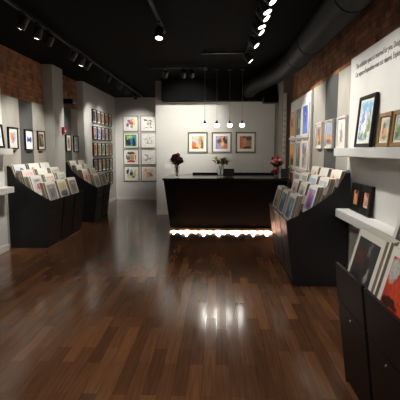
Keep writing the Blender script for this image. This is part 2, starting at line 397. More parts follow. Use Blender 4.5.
RN = ['multicoloured flower-like picture, top left of the rear recess', 'pale line drawing with red marks, top right of the rear recess',
      'blue and green picture, second down at left in the rear recess', 'very faint grey drawing, second down at right in the rear recess',
      'picture with a black arch and red base in the rear recess', 'faint grey sketch, third down at right in the rear recess',
      'picture of blue and lime shapes at the bottom left', 'pinkish beige picture with a yellow corner, bottom right of the rear recess']
for i in range(8):
    c, r = i % 2, i//2
    framed('thin black framed '+RN[i], .46, .46, (-2.585+c*.53, YB, 2.05-r*.497), 0, RP[i], d=.025, b=.014, mw=.045, group='eight pictures on the rear recess wall')
# three above the counter
C1 = art((226,178,110), [(.35,.7,.35,.35,(170,190,190)), (.15,.3,.2,.35,(214,110,50)), (.75,.75,.16,.4,(226,130,40)), (.85,.4,.14,.4,(96,80,80)), (.55,.25,.25,.2,(226,196,130)), (.7,.4,.1,.2,(206,150,110)), (.3,.08,.3,.1,(170,70,40))], .12)
C2 = art((130,130,170), [(.55,.6,.2,.4,(236,140,40)), (.72,.75,.1,.3,(20,18,20)), (.85,.5,.14,.3,(30,28,30)), (.3,.6,.2,.2,(60,60,80)), (.8,.25,.2,.2,(210,90,50)), (.3,.2,.3,.16,(150,150,190)), (.55,.35,.14,.2,(240,180,80)), (.2,.85,.2,.15,(160,160,200))], .12)
C3 = art((190,120,60), [(.08,.5,.12,.55,(206,60,30)), (.45,.65,.2,.25,(206,140,90)), (.75,.8,.3,.2,(60,56,40)), (.8,.4,.2,.3,(150,130,80)), (.45,.25,.3,.2,(190,130,60)), (.6,.08,.4,.1,(40,34,26)), (.35,.9,.2,.12,(90,70,40))], .12)
gc = 'three pictures behind the counter'
framed('bronze framed abstract with pale blue and orange, left of three behind the counter', .455, .47, (-.44, YC, 1.435), 0, C1, 'framebronze', .035, .032, .06, group=gc)
framed('bronze framed abstract with black and orange strokes, middle of three behind the counter', .455, .47, (.105, YC, 1.435), 0, C2, 'framebronze', .035, .032, .06, group=gc)
framed('bronze framed abstract in brown with a red edge, right of three behind the counter', .455, .47, (.65, YC, 1.435), 0, C3, 'framebronze', .035, .032, .06, group=gc)
# white framed on the right wall
D1 = art((206,150,80), [(.6,.5,.2,.4,(206,40,44)), (.3,.7,.2,.25,(90,80,90)), (.7,.85,.2,.12,(70,110,170)), (.3,.2,.2,.15,(226,190,80)), (.6,.12,.3,.1,(60,40,30))], .12)
D2 = art((140,170,214), [(.5,.3,.6,.15,(226,150,70)), (.4,.15,.5,.12,(120,70,50)), (.6,.42,.1,.16,(206,120,60)), (.25,.45,.12,.1,(196,150,120)), (.7,.05,.4,.08,(180,110,60))], .08)
D3 = art((232,228,222), [(.4,.3,.14,.18,(206,80,110)), (.55,.55,.12,.25,(110,150,110)), (.5,.75,.1,.16,(206,180,120)), (.35,.5,.08,.14,(120,160,190)), (.65,.3,.1,.2,(140,190,160)), (.45,.15,.2,.06,(150,110,90))], .14)
gr = 'white framed pictures on the right wall panels'
framed('white framed picture with a red streak beside the print rack', .36, .37, (RW-.02, 6.29, 1.52), R90, D1, 'framewhite', .035, .022, .03, group=gr)
framed('white framed picture of orange ground under a blue sky on the charcoal panel', .36, .37, (RW-.02, 5.73, 1.52), R90, D2, 'framewhite', .035, .022, .03, group=gr)
framed('white framed pale picture with pink and green strokes nearest the lettered board', .36, .37, (RW-.02, 5.17, 1.52), R90, D3, 'framewhite', .035, .022, .03, group=gr)
caption('small dark strip painted as the shadow under the picture with the red streak', RW-.02, 6.28, 1.49, R90)  # dark strip added in place of the shadow below this frame
caption('small dark strip painted as the shadow under the blue sky picture', RW-.02, 5.70, 1.49, R90)  # only shadow lies here, drawn as a dark strip
caption('small dark caption plate under the pale pink and green picture', RW-.02, 5.13, 1.49, R90)

# ---------------------------------------------------------------- picture ledges
def ledge(label, xwall, x1, y0, y1, ztop, th=.085):
    o = box_obj('picture_ledge', (min(xwall, x1), max(xwall, x1), y0, y1, ztop-th, ztop), M['white'], None, .004)
    tag(o, label, 'shelf', 'white picture ledges')
RF = RW-.05
ledge('upper white picture ledge on the lettered board at right', RF, 1.28, 1.2, 4.80, 1.52)
ledge('lower white picture ledge under the black twin frames at right', RF, 1.28, 2.75, 4.655, .875)
ledge('upper white picture ledge at the left edge of the view', LW+.07, -2.98, 3.6, 6.22, 1.52)
ledge('lower white picture ledge at the left edge of the view', LW+.07, -2.98, 3.6, 6.2, .965)
E1 = art((200,212,220), [(.3,.6,.14,.22,(120,140,190)), (.5,.45,.07,.3,(232,232,236)), (.35,.9,.3,.1,(110,180,214)), (.75,.85,.2,.12,(126,186,214)), (.8,.35,.16,.2,(140,150,70)), (.25,.12,.2,.1,(70,110,120)), (.85,.65,.1,.16,(130,150,110)), (.6,.15,.14,.12,(90,120,70)), (.1,.35,.08,.2,(90,110,170)), (.65,.6,.08,.14,(170,180,206)), (.45,.25,.1,.08,(160,170,90)), (.2,.75,.08,.1,(160,196,224))], .2, 6.)
framed('large black framed blue watercolour leaning on the upper right ledge', .44, .49, (1.40, 4.19, 1.525), R90, E1, 'frameblack', .032, .034, .022, lean=math.radians(5), group='pictures on the right ledges')
E2 = art((206,190,160), [(.4,.7,.2,.2,(90,100,60)), (.6,.4,.25,.25,(190,160,110)), (.3,.4,.14,.2,(190,80,60)), (.7,.75,.2,.2,(150,170,180)), (.5,.15,.3,.12,(110,130,60))], .14)
E3 = art((150,160,120), [(.4,.75,.3,.2,(170,196,220)), (.5,.4,.3,.25,(110,130,60)), (.3,.2,.2,.15,(60,90,110)), (.75,.5,.16,.3,(200,180,120))], .14)
framed('gold framed garden scene leaning beside the large black frame', .265, .285, (1.41, 3.70, 1.525), R90, E2, 'framegold', .035, .032, .016, lean=math.radians(5), group='pictures on the right ledges')
framed('gold framed green landscape at the right edge of the upper ledge', .265, .285, (1.41, 3.40, 1.525), R90, E3, 'framegold', .035, .032, .016, lean=math.radians(5), group='pictures on the right ledges')
E4 = art((190,120,80), [(.5,.75,.3,.14,(40,30,28)), (.45,.55,.2,.16,(214,170,140)), (.5,.3,.25,.25,(206,150,60)), (.6,.1,.3,.08,(200,190,180)), (.5,.93,.5,.06,(230,220,210))], .1)
E5 = art((206,160,130), [(.55,.75,.3,.12,(190,40,40)), (.4,.55,.2,.2,(226,190,160)), (.55,.35,.2,.25,(200,140,90)), (.5,.12,.4,.08,(214,206,200)), (.6,.93,.4,.06,(230,220,210))], .1)
framed('black framed narrow amber portrait, left of two on the lower right ledge', .285, .285, (1.425, 4.42, .88), R90, E4, 'frameblack', .03, .07, .001, lean=math.radians(5), group='pictures on the right ledges', mh=-.02)
framed('black framed narrow portrait with red top, right of two on the lower ledge', .285, .285, (1.425, 4.12, .88), R90, E5, 'frameblack', .03, .07, .001, lean=math.radians(5), group='pictures on the right ledges', mh=-.02)
framed('black framed picture at the left edge on the upper left ledge', .34, .34, (LW+.095, 6.0, 1.525), L90, A2, 'frameblack', .04, .03, .03, lean=math.radians(5))

# ---------------------------------------------------------------- white print rack on the right wall
rack = thing('print_rack', 'white wall rack with three rows of upright prints beside the right pillar', 'display rack', (RW, 8.62, 0), (0, 0, -PI/2))
box_obj('back_panel', (0, 1.82, -.06, -.022, 0, 2.41), M['white'], rack, .003)
for zt in (1.735, 1.185, .64): box_obj('ledge', (.02, 1.74, -.088, -.06, zt-.035, zt), M['white'], rack, .003)
rx = [.36, .95, 1.52]
for zt in (1.735, 1.185):
    for x in rx:
        box_obj('label_plate', (x-.19, x+.19, -.064, -.06, zt-.125, zt-.06), M['label'], rack)
rackart = [[art((230,120,70), [(.5,.85,.4,.12,(230,190,170)), (.4,.5,.3,.25,(206,60,60)), (.5,.2,.4,.2,(236,180,60)), (.7,.6,.2,.2,(240,150,90))], .12),
            art((90,130,120), [(.5,.8,.5,.15,(120,150,150)), (.5,.45,.3,.3,(60,110,90)), (.6,.4,.14,.3,(206,190,70)), (.4,.1,.5,.14,(60,90,70))], .12),
            art((60,100,190), [(.5,.8,.6,.2,(50,80,170)), (.55,.6,.14,.12,(60,50,60)), (.55,.68,.08,.05,(230,190,80)), (.5,.2,.6,.25,(70,120,210)), (.55,.4,.1,.2,(40,70,150))], .08)],
           [art((226,160,80), [(.5,.75,.5,.25,(236,180,100)), (.5,.2,.5,.2,(50,36,30)), (.5,.42,.5,.08,(200,130,110))], .1),
            art((120,120,100), [(.5,.85,.5,.16,(150,160,170)), (.4,.5,.2,.3,(190,160,100)), (.6,.25,.3,.25,(80,120,70)), (.75,.6,.14,.3,(120,70,60))], .12),
            art((206,190,170), [(.35,.75,.25,.3,(90,110,190)), (.7,.6,.16,.3,(96,84,84)), (.3,.25,.25,.25,(110,130,140)), (.7,.25,.2,.2,(170,160,150))], .14)],
           [art((190,60,50), [(.3,.3,.3,.5,(60,30,30)), (.6,.6,.2,.3,(220,100,50))], .1),
            art((150,150,150), [(.5,.7,.3,.2,(90,90,90)), (.5,.3,.4,.2,(190,190,190))], .12),
            art((200,196,190), [(.5,.5,.2,.3,(120,130,150))], .12)]]
rn = [['orange and red', 'dark green', 'deep blue'], ['golden brown', 'grey green', 'violet and beige'], ['crimson', 'grey', 'pale grey']]
rr = ['top', 'middle', 'bottom']
for r, zt in enumerate((1.735, 1.185, .64)):
    for c, x in enumerate(rx):
        hh = .47 if r == 0 else .43
        t = thing('matted_print', 'tall %s print standing in the %s row of the white wall rack' % (rn[r][c], rr[r]), 'print', (RW-.0605, 8.62-x, zt+.003), (0, 0, R90), 'prints in the white wall rack')
        ob('mat_board', slab_mesh(-.25, .25, -.02, 0, 0, hh+.03, M['board'], 'mat_board'), t)
        ob('artwork', slab_mesh(-.185, .185, -.0215, -.02, .025, hh, M['board'], 'artwork'), t, rackart[r][c])

# ---------------------------------------------------------------- print bins
PITCH = .545
def lerp(a, b, t): return a+(b-a)*t
def fd(z): return lerp(.58, .67, z/.72)     # distance of the leaning front from the wall
TIERS = [(.085, 1.275), (.215, 1.19), (.335, 1.10), (.56, 1.005)]   # front top edge (depth, height), back tier first
PW, PH, PTH, LEAN = .40, .33, .0148, math.radians(15)
def make_bin(label, n, loc, rz, PITCH=.545, zf=.735, notch=0., z_joint=.56):
    L = n*PITCH
    t = thing('print_bin', label, 'display bin', loc, (0, 0, rz), 'black print bins')
    prof = [(0, 0), (-fd(0), 0), (-fd(.72), .72), (-.64, .745), (-.55, .785), (-.47, .835), (-.38, .89), (-.29, .95), (-.20, 1.02), (-.12, 1.10), (-.05, 1.25), (0, 1.26)]
    for x in (0, L-.018):
        pr = [(min(y, -notch), z) for y, z in prof] if (notch and x > 0) else prof
        if notch and x > 0: pr = [(-notch-.002, 0)]+prof[1:7]+[(-notch-.002, 1.018)]
        bm = bmesh.new(); prism(bm, pr, x, x+.018); obj('side_panel', bm, M['binblack'], t)
    inner = [(-.02, .05), (-.54, .05), (-.60, .60), (-.55, .64), (-.40, .70), (-.30, .80), (-.12, .95), (-.05, 1.0), (-.02, 1.0)]
    for k in range(1, n):
        bm = bmesh.new(); prism(bm, inner, k*PITCH-.006, k*PITCH+.006); obj('divider', bm, M['binblack'], t)
    box_obj('back_panel', (.018, (L-.018) if not notch else 1.40, -.012, 0, 0, 1.24), M['binblack'], t)
    bm = bmesh.new()
    y0, y1 = -fd(.0)+.03, -fd(.64)+.03
    hexa(bm, [(.018,y0,0),(L-.018,y0,0),(L-.018,y0+.012,0),(.018,y0+.012,0),(.018,y1,.62),(L-.018,y1,.62),(L-.018,y1+.012,.62),(.018,y1+.012,.62)])
    obj('inner_front', bm, M['binblack'], t)
    for (d, z) in TIERS:
        zb = z-PH*math.cos(LEAN)-.004; df = d+PH*math.sin(LEAN)
        for k in range(n):
            xa = k*PITCH+(.02 if k == 0 else .007); xb = (k+1)*PITCH-(.02 if k == n-1 else .007)
            if notch and k == n-1 and d < .2: xb = 1.40
            box_obj('step', (xa, xb, -df-.004, -max(df-.125, .013), zb-.014, zb-.001), M['binblack'], t)
    for k in range(n):
        x0, x1 = k*PITCH+.020, (k+1)*PITCH-.020
        for nm, za, zb in (('door', .035, z_joint-.004), ('front_panel', z_joint, zf)):
            bm = bmesh.new()
            ya, yb = -fd(za), -fd(zb); e = .018
            hexa(bm, [(x0,ya-.001,za),(x1,ya-.001,za),(x1,ya+e,za),(x0,ya+e,za),(x0,yb-.001,zb),(x1,yb-.001,zb),(x1,yb+e,zb),(x0,yb+e,zb)])
            p = obj(nm, bm, M['binfront'], t, .002)
            if nm == 'door':
                bm = bmesh.new(); zl = z_joint-.05
                rot = Matrix.Rotation(PI/2, 3, 'X')
                lathe(bm, [(.009, 0), (.009, .006), (.005, .008), (0, .008)], 12, ((x0+x1)/2, -fd(zl)-.0005, zl), rot)
                obj('lock', bm, M['chrome'], p, 0, True)
    return t
def fill_bin(loc, rz, n, arts, names, where, tags=False, PITCH=.545, shift={}, skip=()):
    R = Matrix.Rotation(rz, 4, 'Z'); base_ = Vector(loc)
    mb = cached('pm', lambda: slab_mesh(-PW/2, PW/2, 0, .0008, 0, PH, M['board'], 'mat_board'))
    bk = cached('pb', lambda: slab_mesh(-PW/2, PW/2, 0.0008, PTH, 0, PH-.001, M['backing'], 'backing'))
    aw = cached('pa', lambda: slab_mesh(-PW/2+.042, PW/2-.042, -.001, 0, .05, PH-.042, M['board'], 'artwork'))
    rnd = random.Random(n*13+int(rz*10)+int(loc[1]*7))
    for ti, (d, z) in enumerate(TIERS):
        tn = ['back', 'second', 'third', 'front'][ti]
        for k in range(n):
            if (ti, k) in skip: continue
            cnt = 4 if ti == 0 else 5
            nm = names[ti][k]
            for q in range(cnt):
                dd = d+PH*math.sin(LEAN)-q*(.0163+.0015*rnd.random())
                jx = rnd.uniform(-.012, .012); jz = 0 if q == 0 else 0
                p = base_+R@Vector(((k+.5)*PITCH+jx+shift.get((ti, k), 0), -dd, z-PH*math.cos(LEAN)))
                lab = ('white matted %s print, %s row of the %s' % (nm, tn, where)) if q == 0 else \
                      ('print filed behind the %s print, %s row of the %s' % (nm, tn, where))
                t = thing('matted_print', lab, 'print', p, (-LEAN, 0, rz), 'prints behind the %s print in the %s' % (nm, where) if q else 'front prints in the %s' % where)
                ob('mat_board', mb, t); ob('backing', bk, t)
                ob('artwork', aw, t, arts[ti][k] if q == 0 else HID[q % 3])
                if tags and q == cnt-1 and k == tags-1:
                    xx = PW/2+.001
                    bm = bmesh.new(); bx(bm, xx, xx+.004, PTH-.012, PTH+.022, PH-.085, PH+.012); obj('price_tag', bm, M['framewhite'], t)
HID = [art((150,140,130)), art((120,130,140)), art((170,150,120))]
CRM = (226,218,204)
lb_art = [[art((214,220,232), [(.3,.6,.3,.2,(120,140,190)), (.7,.3,.3,.15,(180,90,110)), (.6,.8,.2,.1,(90,90,120))], .12), art((232,222,214), [(.25,.6,.25,.4,(226,96,50)), (.75,.4,.16,.4,(190,160,160))], .1), art((222,226,232), [(.3,.6,.2,.2,(70,100,180)), (.75,.7,.14,.14,(40,40,50)), (.6,.3,.3,.12,(150,150,170))], .1)],
          [art((232,200,200), [(.5,.4,.3,.2,(206,110,120))], .12), art((232,222,214), [(.6,.4,.3,.35,(226,110,60))], .1), art((210,196,186), [(.5,.5,.3,.3,(96,60,50))], .12)],
          [art((200,200,200), [(.5,.4,.2,.25,(222,90,96)), (.5,.85,.36,.1,(130,130,130))], .12), art((214,190,170), [(.6,.3,.4,.25,(206,110,70)), (.5,.7,.4,.2,(226,206,190))], .1), art((190,200,170), [(.5,.45,.35,.35,(110,150,70)), (.4,.8,.2,.1,(210,220,190))], .1)],
          [art((150,146,150), [(.5,.5,.4,.35,(120,112,118)), (.5,.8,.3,.1,(170,166,160)), (.4,.3,.2,.16,(104,96,98))], .14), art((206,196,140), [(.5,.25,.6,.2,(70,96,120)), (.5,.1,.6,.1,(50,60,70)), (.6,.7,.3,.2,(196,180,150))], .12), art((140,128,120), [(.5,.5,.3,.4,(110,96,90)), (.5,.75,.3,.14,(160,150,140))], .14)]]
lb_nm = [['pale blue and mauve', 'orange and rose', 'blue dotted'], ['rose pink', 'tangerine', 'dark brown'], ['red heart-like', 'peach and orange', 'green'], ['lavender grey', 'yellow and blue', 'grey brown']]
LB = (LW+.022, 6.395, 0)
make_bin('near black print bin on the left with three columns of prints', 3, LB, L90, notch=.20)
fill_bin(LB, L90, 3, lb_art, lb_nm, 'near left bin', shift=dict([((t_, k_), -.045-(.05*k_ if t_ == 3 else 0)) for t_ in range(4) for k_ in range(3)]+[((0, 2), -.135), ((0, 1), -.05)]))
fb_art = [[art((214,200,190), [(.5,.4,.3,.3,(150,100,90))], .12), art((220,206,196), [(.5,.5,.3,.3,(170,130,110))], .12)],
          [art((206,200,190), [(.5,.5,.3,.3,(120,110,110))], .12), art((206,210,200), [(.5,.5,.3,.3,(120,130,120))], .12)],
          [art((214,180,170), [(.5,.4,.3,.35,(196,120,110))], .12), art((206,196,176), [(.5,.5,.25,.3,(110,80,60))], .12)],
          [art((160,150,144), [(.5,.5,.35,.4,(140,120,110))], .12), art((130,134,140), [(.5,.5,.35,.4,(104,106,112))], .12)]]
fb_nm = [['beige and plum', 'sandy brown'], ['grey speckled', 'sage green'], ['salmon pink', 'umber'], ['taupe', 'slate grey']]
FB = (LW+.07, 8.76, 0)
make_bin('farther black print bin beyond the left pillar with two columns of prints', 2, FB, L90)
fill_bin(FB, L90, 2, fb_art, fb_nm, 'far left bin', shift=dict([((t_, k_), -.045) for t_ in range(4) for k_ in range(2)]))
# right bin, columns run from far to near
rb_art = [[art((222,206,180), [(.3,.4,.3,.4,(206,110,60)), (.75,.6,.16,.3,(40,36,36))], .12), art((226,222,210), [(.3,.5,.2,.3,(150,140,110)), (.75,.4,.16,.3,(60,70,100))], .12), art((226,214,196), [(.3,.5,.2,.5,(226,120,50)), (.7,.5,.12,.4,(190,150,110))], .08)],
          [art((150,160,160), [(.5,.5,.3,.3,(90,110,120))], .12), art((150,180,220), [(.5,.4,.4,.3,(80,120,190))], .1), art((170,180,190), [(.5,.4,.4,.3,(150,160,180)), (.5,.75,.3,.14,(200,200,206))], .1)],
          [art((190,176,160), [(.5,.5,.3,.3,(120,90,80))], .12), art((200,196,180), [(.5,.5,.3,.3,(130,130,120))], .12), art((160,150,190), [(.4,.5,.2,.4,(196,70,90)), (.7,.4,.2,.4,(80,110,190)), (.5,.2,.3,.14,(120,60,90))], .12)],
          [art((150,120,80), [(.4,.5,.25,.4,(90,90,60)), (.6,.6,.2,.2,(196,140,70))], .12), art((90,110,140), [(.5,.4,.3,.4,(60,80,110)), (.4,.75,.25,.16,(150,160,170))], .12), art((120,140,160), [(.4,.4,.3,.4,(80,96,120)), (.6,.6,.2,.25,(160,180,196)), (.4,.15,.3,.14,(56,66,80))], .14)]]
rb_nm = [['orange and black', 'cream landscape', 'orange striped'], ['teal grey', 'light blue', 'misty blue'], ['russet', 'stone grey', 'red and blue'], ['olive and amber', 'navy', 'steel blue']]
RB = (1.43, 6.225, 0)
make_bin('black print bin on the right between the counter and the lettered board', 3, RB, R90, PITCH=.52)
fill_bin(RB, R90, 3, rb_art, rb_nm, 'right bin', tags=3, PITCH=.52, shift=dict([((t_, k_), .035) for t_ in range(4) for k_ in range(3)]))
nb_art = [[art((190,190,190)), art((180,170,160))], [art((190,190,190)), art((180,170,160))],
          [art((70,56,60), [(.3,.7,.25,.25,(150,110,140)), (.7,.55,.2,.3,(214,200,214)), (.5,.2,.3,.2,(214,130,70)), (.2,.3,.2,.25,(60,30,34))], .14), art((40,40,40), [(.5,.5,.3,.3,(120,110,110))], .12)],
          [art((52,52,53), [(.25,.6,.2,.3,(84,36,36)), (.62,.8,.08,.2,(112,114,112)), (.8,.22,.09,.2,(150,150,148)), (.35,.25,.25,.25,(34,35,36)), (.65,.4,.15,.2,(30,30,31)), (.2,.85,.25,.12,(38,38,38)), (.45,.45,.1,.2,(70,40,38))], .16),
           art((196,60,36), [(.15,.75,.2,.3,(190,188,182)), (.5,.9,.5,.1,(196,194,190)), (.6,.3,.4,.3,(206,70,36)), (.3,.1,.3,.12,(60,30,26))], .1)]]
nb_nm = [['ash grey', 'fawn'], ['silver grey', 'buff'], ['purple night', 'charcoal'], ['grey and red street scene', 'bright red']]
NB = (1.43, 2.70, 0); TIERS = [(.085, 1.30), (.215, 1.215), (.335, 1.13), (.56, 1.035)]
make_bin('nearest black print bin at the lower right corner', 2, NB, R90, PITCH=.525, zf=.80)
fill_bin(NB, R90, 2, nb_art, nb_nm, 'corner bin', PITCH=.525, shift=dict([((t_, 0), .05) for t_ in range(4)]))

# ---------------------------------------------------------------- reception counter
ct = thing('reception_counter', 'long black reception counter with light glowing under its front', 'counter', (.15, 8.4, 0))
bm = bmesh.new()
hexa(bm, [(-1.01,-.55,.07),(1.04,-.55,.07),(1.04,.6,.07),(-1.01,.6,.07),(-1.12,-.63,.95),(1.12,-.63,.95),(1.12,.62,.95),(-1.12,.62,.95)])
obj('body', bm, M['counter'], ct, .004)
box_obj('countertop', (-1.14, 1.15, -.65, .66, .95, .99), M['countertop'], ct, .004)
box_obj('plinth', (-.95, .98, -.60, .55, .026, .07), M['plinth'], ct, .002)
for fx in (-.8, 0, .8): box_obj('foot', (fx-.03, fx+.03, -.1, .4, 0, .026), M['blackmetal'], ct)
box_obj('upstand', (-.66, 1.08, .61, .65, .99, 1.03), M['counter'], ct, .003)
box_obj('light_strip', (-.93, .96, -.48, -.46, .021, .0255), M['led'], ct)

# things on the counter
def blob_flower(R, r, kind):
    bm = bmesh.new()
    if kind == 'tulip':
        lathe(bm, [(0, -r), (r*.8, -r*.6), (r, 0), (r*.8, r*.8), (r*.3, r*1.2), (0, r*1.1)], 8)
    else:
        for k in range(5):
            a = k*2.4; q = Matrix.Rotation(a, 3, 'Z')@Matrix.Rotation(.5, 3, 'Y')
            lathe(bm, [(0, -r*.8), (r*.7, -r*.4), (r*.85, .1*r), (r*.5, r*.7), (0, r*.6)], 8, (math.cos(a)*r*.35, math.sin(a)*r*.35, r*.1*k), q)
    return bm
def vase(label, loc, h, r, blooms, leafm, spread, height, kind, seed, prof=None, glassm='glass'):
    t = thing('flower_vase', label, 'vase of flowers', loc)
    R = random.Random(seed)
    bm = bmesh.new()
    prof = prof or [(r*.75, 0), (r*.8, .01), (r*.7, h*.3), (r*.8, h*.7), (r*1.1, h)]
    lathe(bm, [(0, 0)]+prof+[(x*.88, z) for x, z in reversed(prof[1:])]+[(0, .012)], 20)
    obj('vase', bm, M[glassm], t, 0, True)
    for i, m_ in enumerate(blooms):
        a = 2*PI*i/len(blooms)*2.4+R.uniform(-.2, .2); rad = spread*math.sqrt((i+.5)/len(blooms)); hz = height*(1-.28*(rad/spread)**2)*R.uniform(.92, 1.04)
        tip = Vector((rad*math.cos(a), rad*math.sin(a), hz))
        bs = Vector((.3*r*math.cos(a+2), .3*r*math.sin(a+2), .02)); mid = Vector((.5*r*math.cos(a), .5*r*math.sin(a), h))
        bm = bmesh.new(); tube(bm, [bs, bs.lerp(mid, .5), mid, mid.lerp(tip, .5)+Vector((0,0,.01)), tip], .004, 6); obj('stem', bm, M[leafm], t, 0, True)
        fl = obj('blossom', blob_flower(R, R.uniform(.03, .04)*(.72 if kind == 'tulip' else 1), kind), M[m_], t, 0, True); fl.location = tip
        fl.rotation_euler = (R.uniform(-.5, .5), R.uniform(-.5, .5), a)
        for q in range(7 if kind == 'tulip' else 2):
            bm = bmesh.new(); b0 = mid.lerp(tip, .1+.13*q); aa = a+R.uniform(-1.2, 1.2); ln = R.uniform(.09, .14)*(1.15 if kind == 'tulip' else 1)
            dx, dy = math.cos(aa), math.sin(aa); w = .022
            px, py = -dy*w, dx*w
            pts = [b0, b0+Vector((dx*ln*.5+px, dy*ln*.5+py, ln*.5)), b0+Vector((dx*ln, dy*ln, ln*.55)), b0+Vector((dx*ln*.5-px, dy*ln*.5-py, ln*.5))]
            lo = [bm.verts.new(p) for p in pts]; hi = [bm.verts.new(p+Vector((0, 0, .004))) for p in pts]
            bm.faces.new(lo[::-1]); bm.faces.new(hi)
            for e in range(4): bm.faces.new((lo[e], lo[(e+1) % 4], hi[(e+1) % 4], hi[e]))
            obj('leaf', bm, M[leafm], t)
    return t
vase('glass vase of dark maroon roses at the left end of the counter', (-.745, 8.0, .9905), .21, .055, ['rose_dark']*15, 'darkleaf', .105, .41, 'rose', 3)
vase('rounded glass vase of red tulips behind the black screen on the counter', (.075, 8.78, .9905), .2, .07, ['rose_red', 'orange_petal', 'rose_red', 'rose_red', 'rose_pink', 'rose_red'], 'leaf', .13, .32, 'tulip', 5,
     [(.04, 0), (.05, .01), (.078, .07), (.075, .13), (.06, .19), (.066, .2)])
pv = vase('red and pink bouquet with a pink bow on the right end of counter', (1.15, 8.42, .9905), .17, .05, ['rose_red', 'rose_pink', 'rose_dark', 'rose_pink', 'rose_white', 'rose_red', 'rose_white', 'rose_pink', 'rose_red', 'rose_pink', 'rose_dark'], 'darkleaf', .13, .35, 'rose', 8)
bm = bmesh.new(); lathe(bm, [(.05, .05), (.058, .07), (.052, .11), (.062, .16), (.056, .163), (.046, .11), (.052, .07)], 14); obj('ribbon_wrap', bm, M['pinkwrap'], pv, 0, True)
bm = bmesh.new()
for s in (-1, 1):
    lathe(bm, [(0, -.05), (.03, -.03), (.04, 0), (.03, .03), (0, .05)], 10, (-.04+s*.03, -.06, .12+s*.02), Matrix.Rotation(s*.8, 3, 'Y'))
obj('bow', bm, M['pinkwrap'], pv, 0, True)
def screen(label, loc, w, h, lean=.15):
    t = thing('display_screen', label, 'screen', loc)
    box_obj('foot', (-w*.35, w*.35, -.06, .08, 0, .01), M['blackmetal'], t, .003)
    bm = bmesh.new(); hexa(bm, [(-w/2,-.012,.011),(w/2,-.012,.011),(w/2,.012,.011),(-w/2,.012,.011),(-w/2,.02,h),(w/2,.02,h),(w/2,.044,h),(-w/2,.044,h)])
    obj('casing', bm, M['blackmetal'], t, .004)
screen('small black screen standing on the counter in front of the red tulips', (.225, 8.2, .9905), .21, .155)
screen('black screen at the right end of the counter beside the bouquet', (1.245, 7.98, .9905), .13, .165)
o = box_obj('card', (-.02, .02, -.004, .004, 0, .09), M['board'], None, .001); o.location = (1.165, 8.0, .9905)
tag(o, 'small white card standing on the counter by the pink bow', 'card')

# ---------------------------------------------------------------- pendants
for i, (x, lab) in enumerate(((-.24, 'leftmost of the four white glass pendant lamps over the counter'), (-.005, 'second from left of the four white glass pendants over the counter'),
                              (.245, 'third from left of the four white glass pendants over the counter'), (.485, 'rightmost of the four white glass pendant lamps over the counter'))):
    t = thing('pendant_lamp', lab, 'pendant lamp', (x, 8.5, 1.925), group='pendant lamps over the counter')
    bm = bmesh.new(); lathe(bm, [(0, .016), (.024, .018), (.043, .032), (.05, .05), (.046, .07), (.034, .09), (.022, .1)], 20); obj('glass_shade', bm, M['globe'], t, 0, True)
    bm = bmesh.new(); lathe(bm, [(.038, .086), (.034, .096), (.02, .118), (.010, .14), (.008, .155), (.003, .16)], 14); obj('socket_cap', bm, M['chrome'], t, 0, True)
    bm = bmesh.new(); tube(bm, [(0, 0, .15), (0, 0, CZ-1.925-.02)], .0035, 8); obj('cord', bm, M['label'], t, 0, True)
    bm = bmesh.new(); lathe(bm, [(.05, CZ-1.925-.022), (.055, CZ-1.925-.001)], 16); obj('canopy', bm, M['blackmetal'], t, 0, True)

# ---------------------------------------------------------------- wall fittings
def plate(name, label, cat, loc, rz, w, h, detail):
    t = thing(name, label, cat, loc, (0, 0, rz))
    box_obj('cover', (-w/2, w/2, -.006, 0, -h/2, h/2), M['plate'], t, .002)
    if detail == 'switch':
        for s in (-.03, .03): box_obj('rocker', (s-.014, s+.014, -.010, -.006, -.03, .03), M['plate'], t, .001)
    elif detail == 'outlet':
        for s in (-.022, .022): box_obj('socket', (-.014, .014, -.009, -.006, s-.012, s+.012), M['label'], t, .001)
plate('light_switch', 'white double light switch plate beside the maroon roses', 'light switch', (-1.13, YC, 1.13), 0, .14, .11, 'switch')
plate('wall_outlet', 'white outlet under the pictures in the rear recess', 'outlet', (-2.43, YB, .28), 0, .08, .12, 'outlet')
plate('wall_outlet', 'white outlet on the wall behind the counter near the bouquet', 'outlet', (1.12, YC, 1.2), 0, .08, .12, 'outlet')
t = thing('fire_alarm', 'red fire alarm pull station on the left pillar', 'fire alarm', (-3.01, 8.37, 1.87), (0, 0, L90))
box_obj('body', (-.05, .05, -.05, 0, -.07, .07), M['red'], t, .005)
box_obj('pull_handle', (-.035, .035, -.062, -.05, -.02, .01), M['plate'], t, .002)
plate('wall_outlet', 'small white plate beside the red fire alarm on the left pillar', 'outlet', (-3.01, 8.22, 1.85), L90, .07, .11, 'outlet')
for lab, d in (('black box speaker mounted high beside the left pillar', (-3.18, -2.82, 8.475, 8.66, 2.40, 2.50)), ('black box speaker under the soffit beside the right pillar', (.98, 1.28, 9.3, 9.54, 2.49, 2.62))):
    t = thing('wall_speaker', lab, 'speaker', ((d[0]+d[1])/2, d[2], d[4]))
    w = (d[1]-d[0])/2
    box_obj('cabinet', (-w, w, 0, d[3]-d[2], 0, d[5]-d[4]), M['blackmetal'], t, .006)
    box_obj('grille', (-w+.015, w-.015, -.006, 0, .012, d[5]-d[4]-.012), M['duct'], t, .002)
t = thing('wall_strip', 'narrow white vertical strip with faint grey marks on the right pillar', 'sign', (1.345, 8.75, 0))
box_obj('strip', (-.035, .035, -.012, 0, .9, 2.62), M['plate'], t, .002)
for q in range(9):
    box_obj('mark', (-.014, .014, -.0135, -.012, 1.42+q*.105, 1.42+q*.105+.045), M['stripmark'], t)

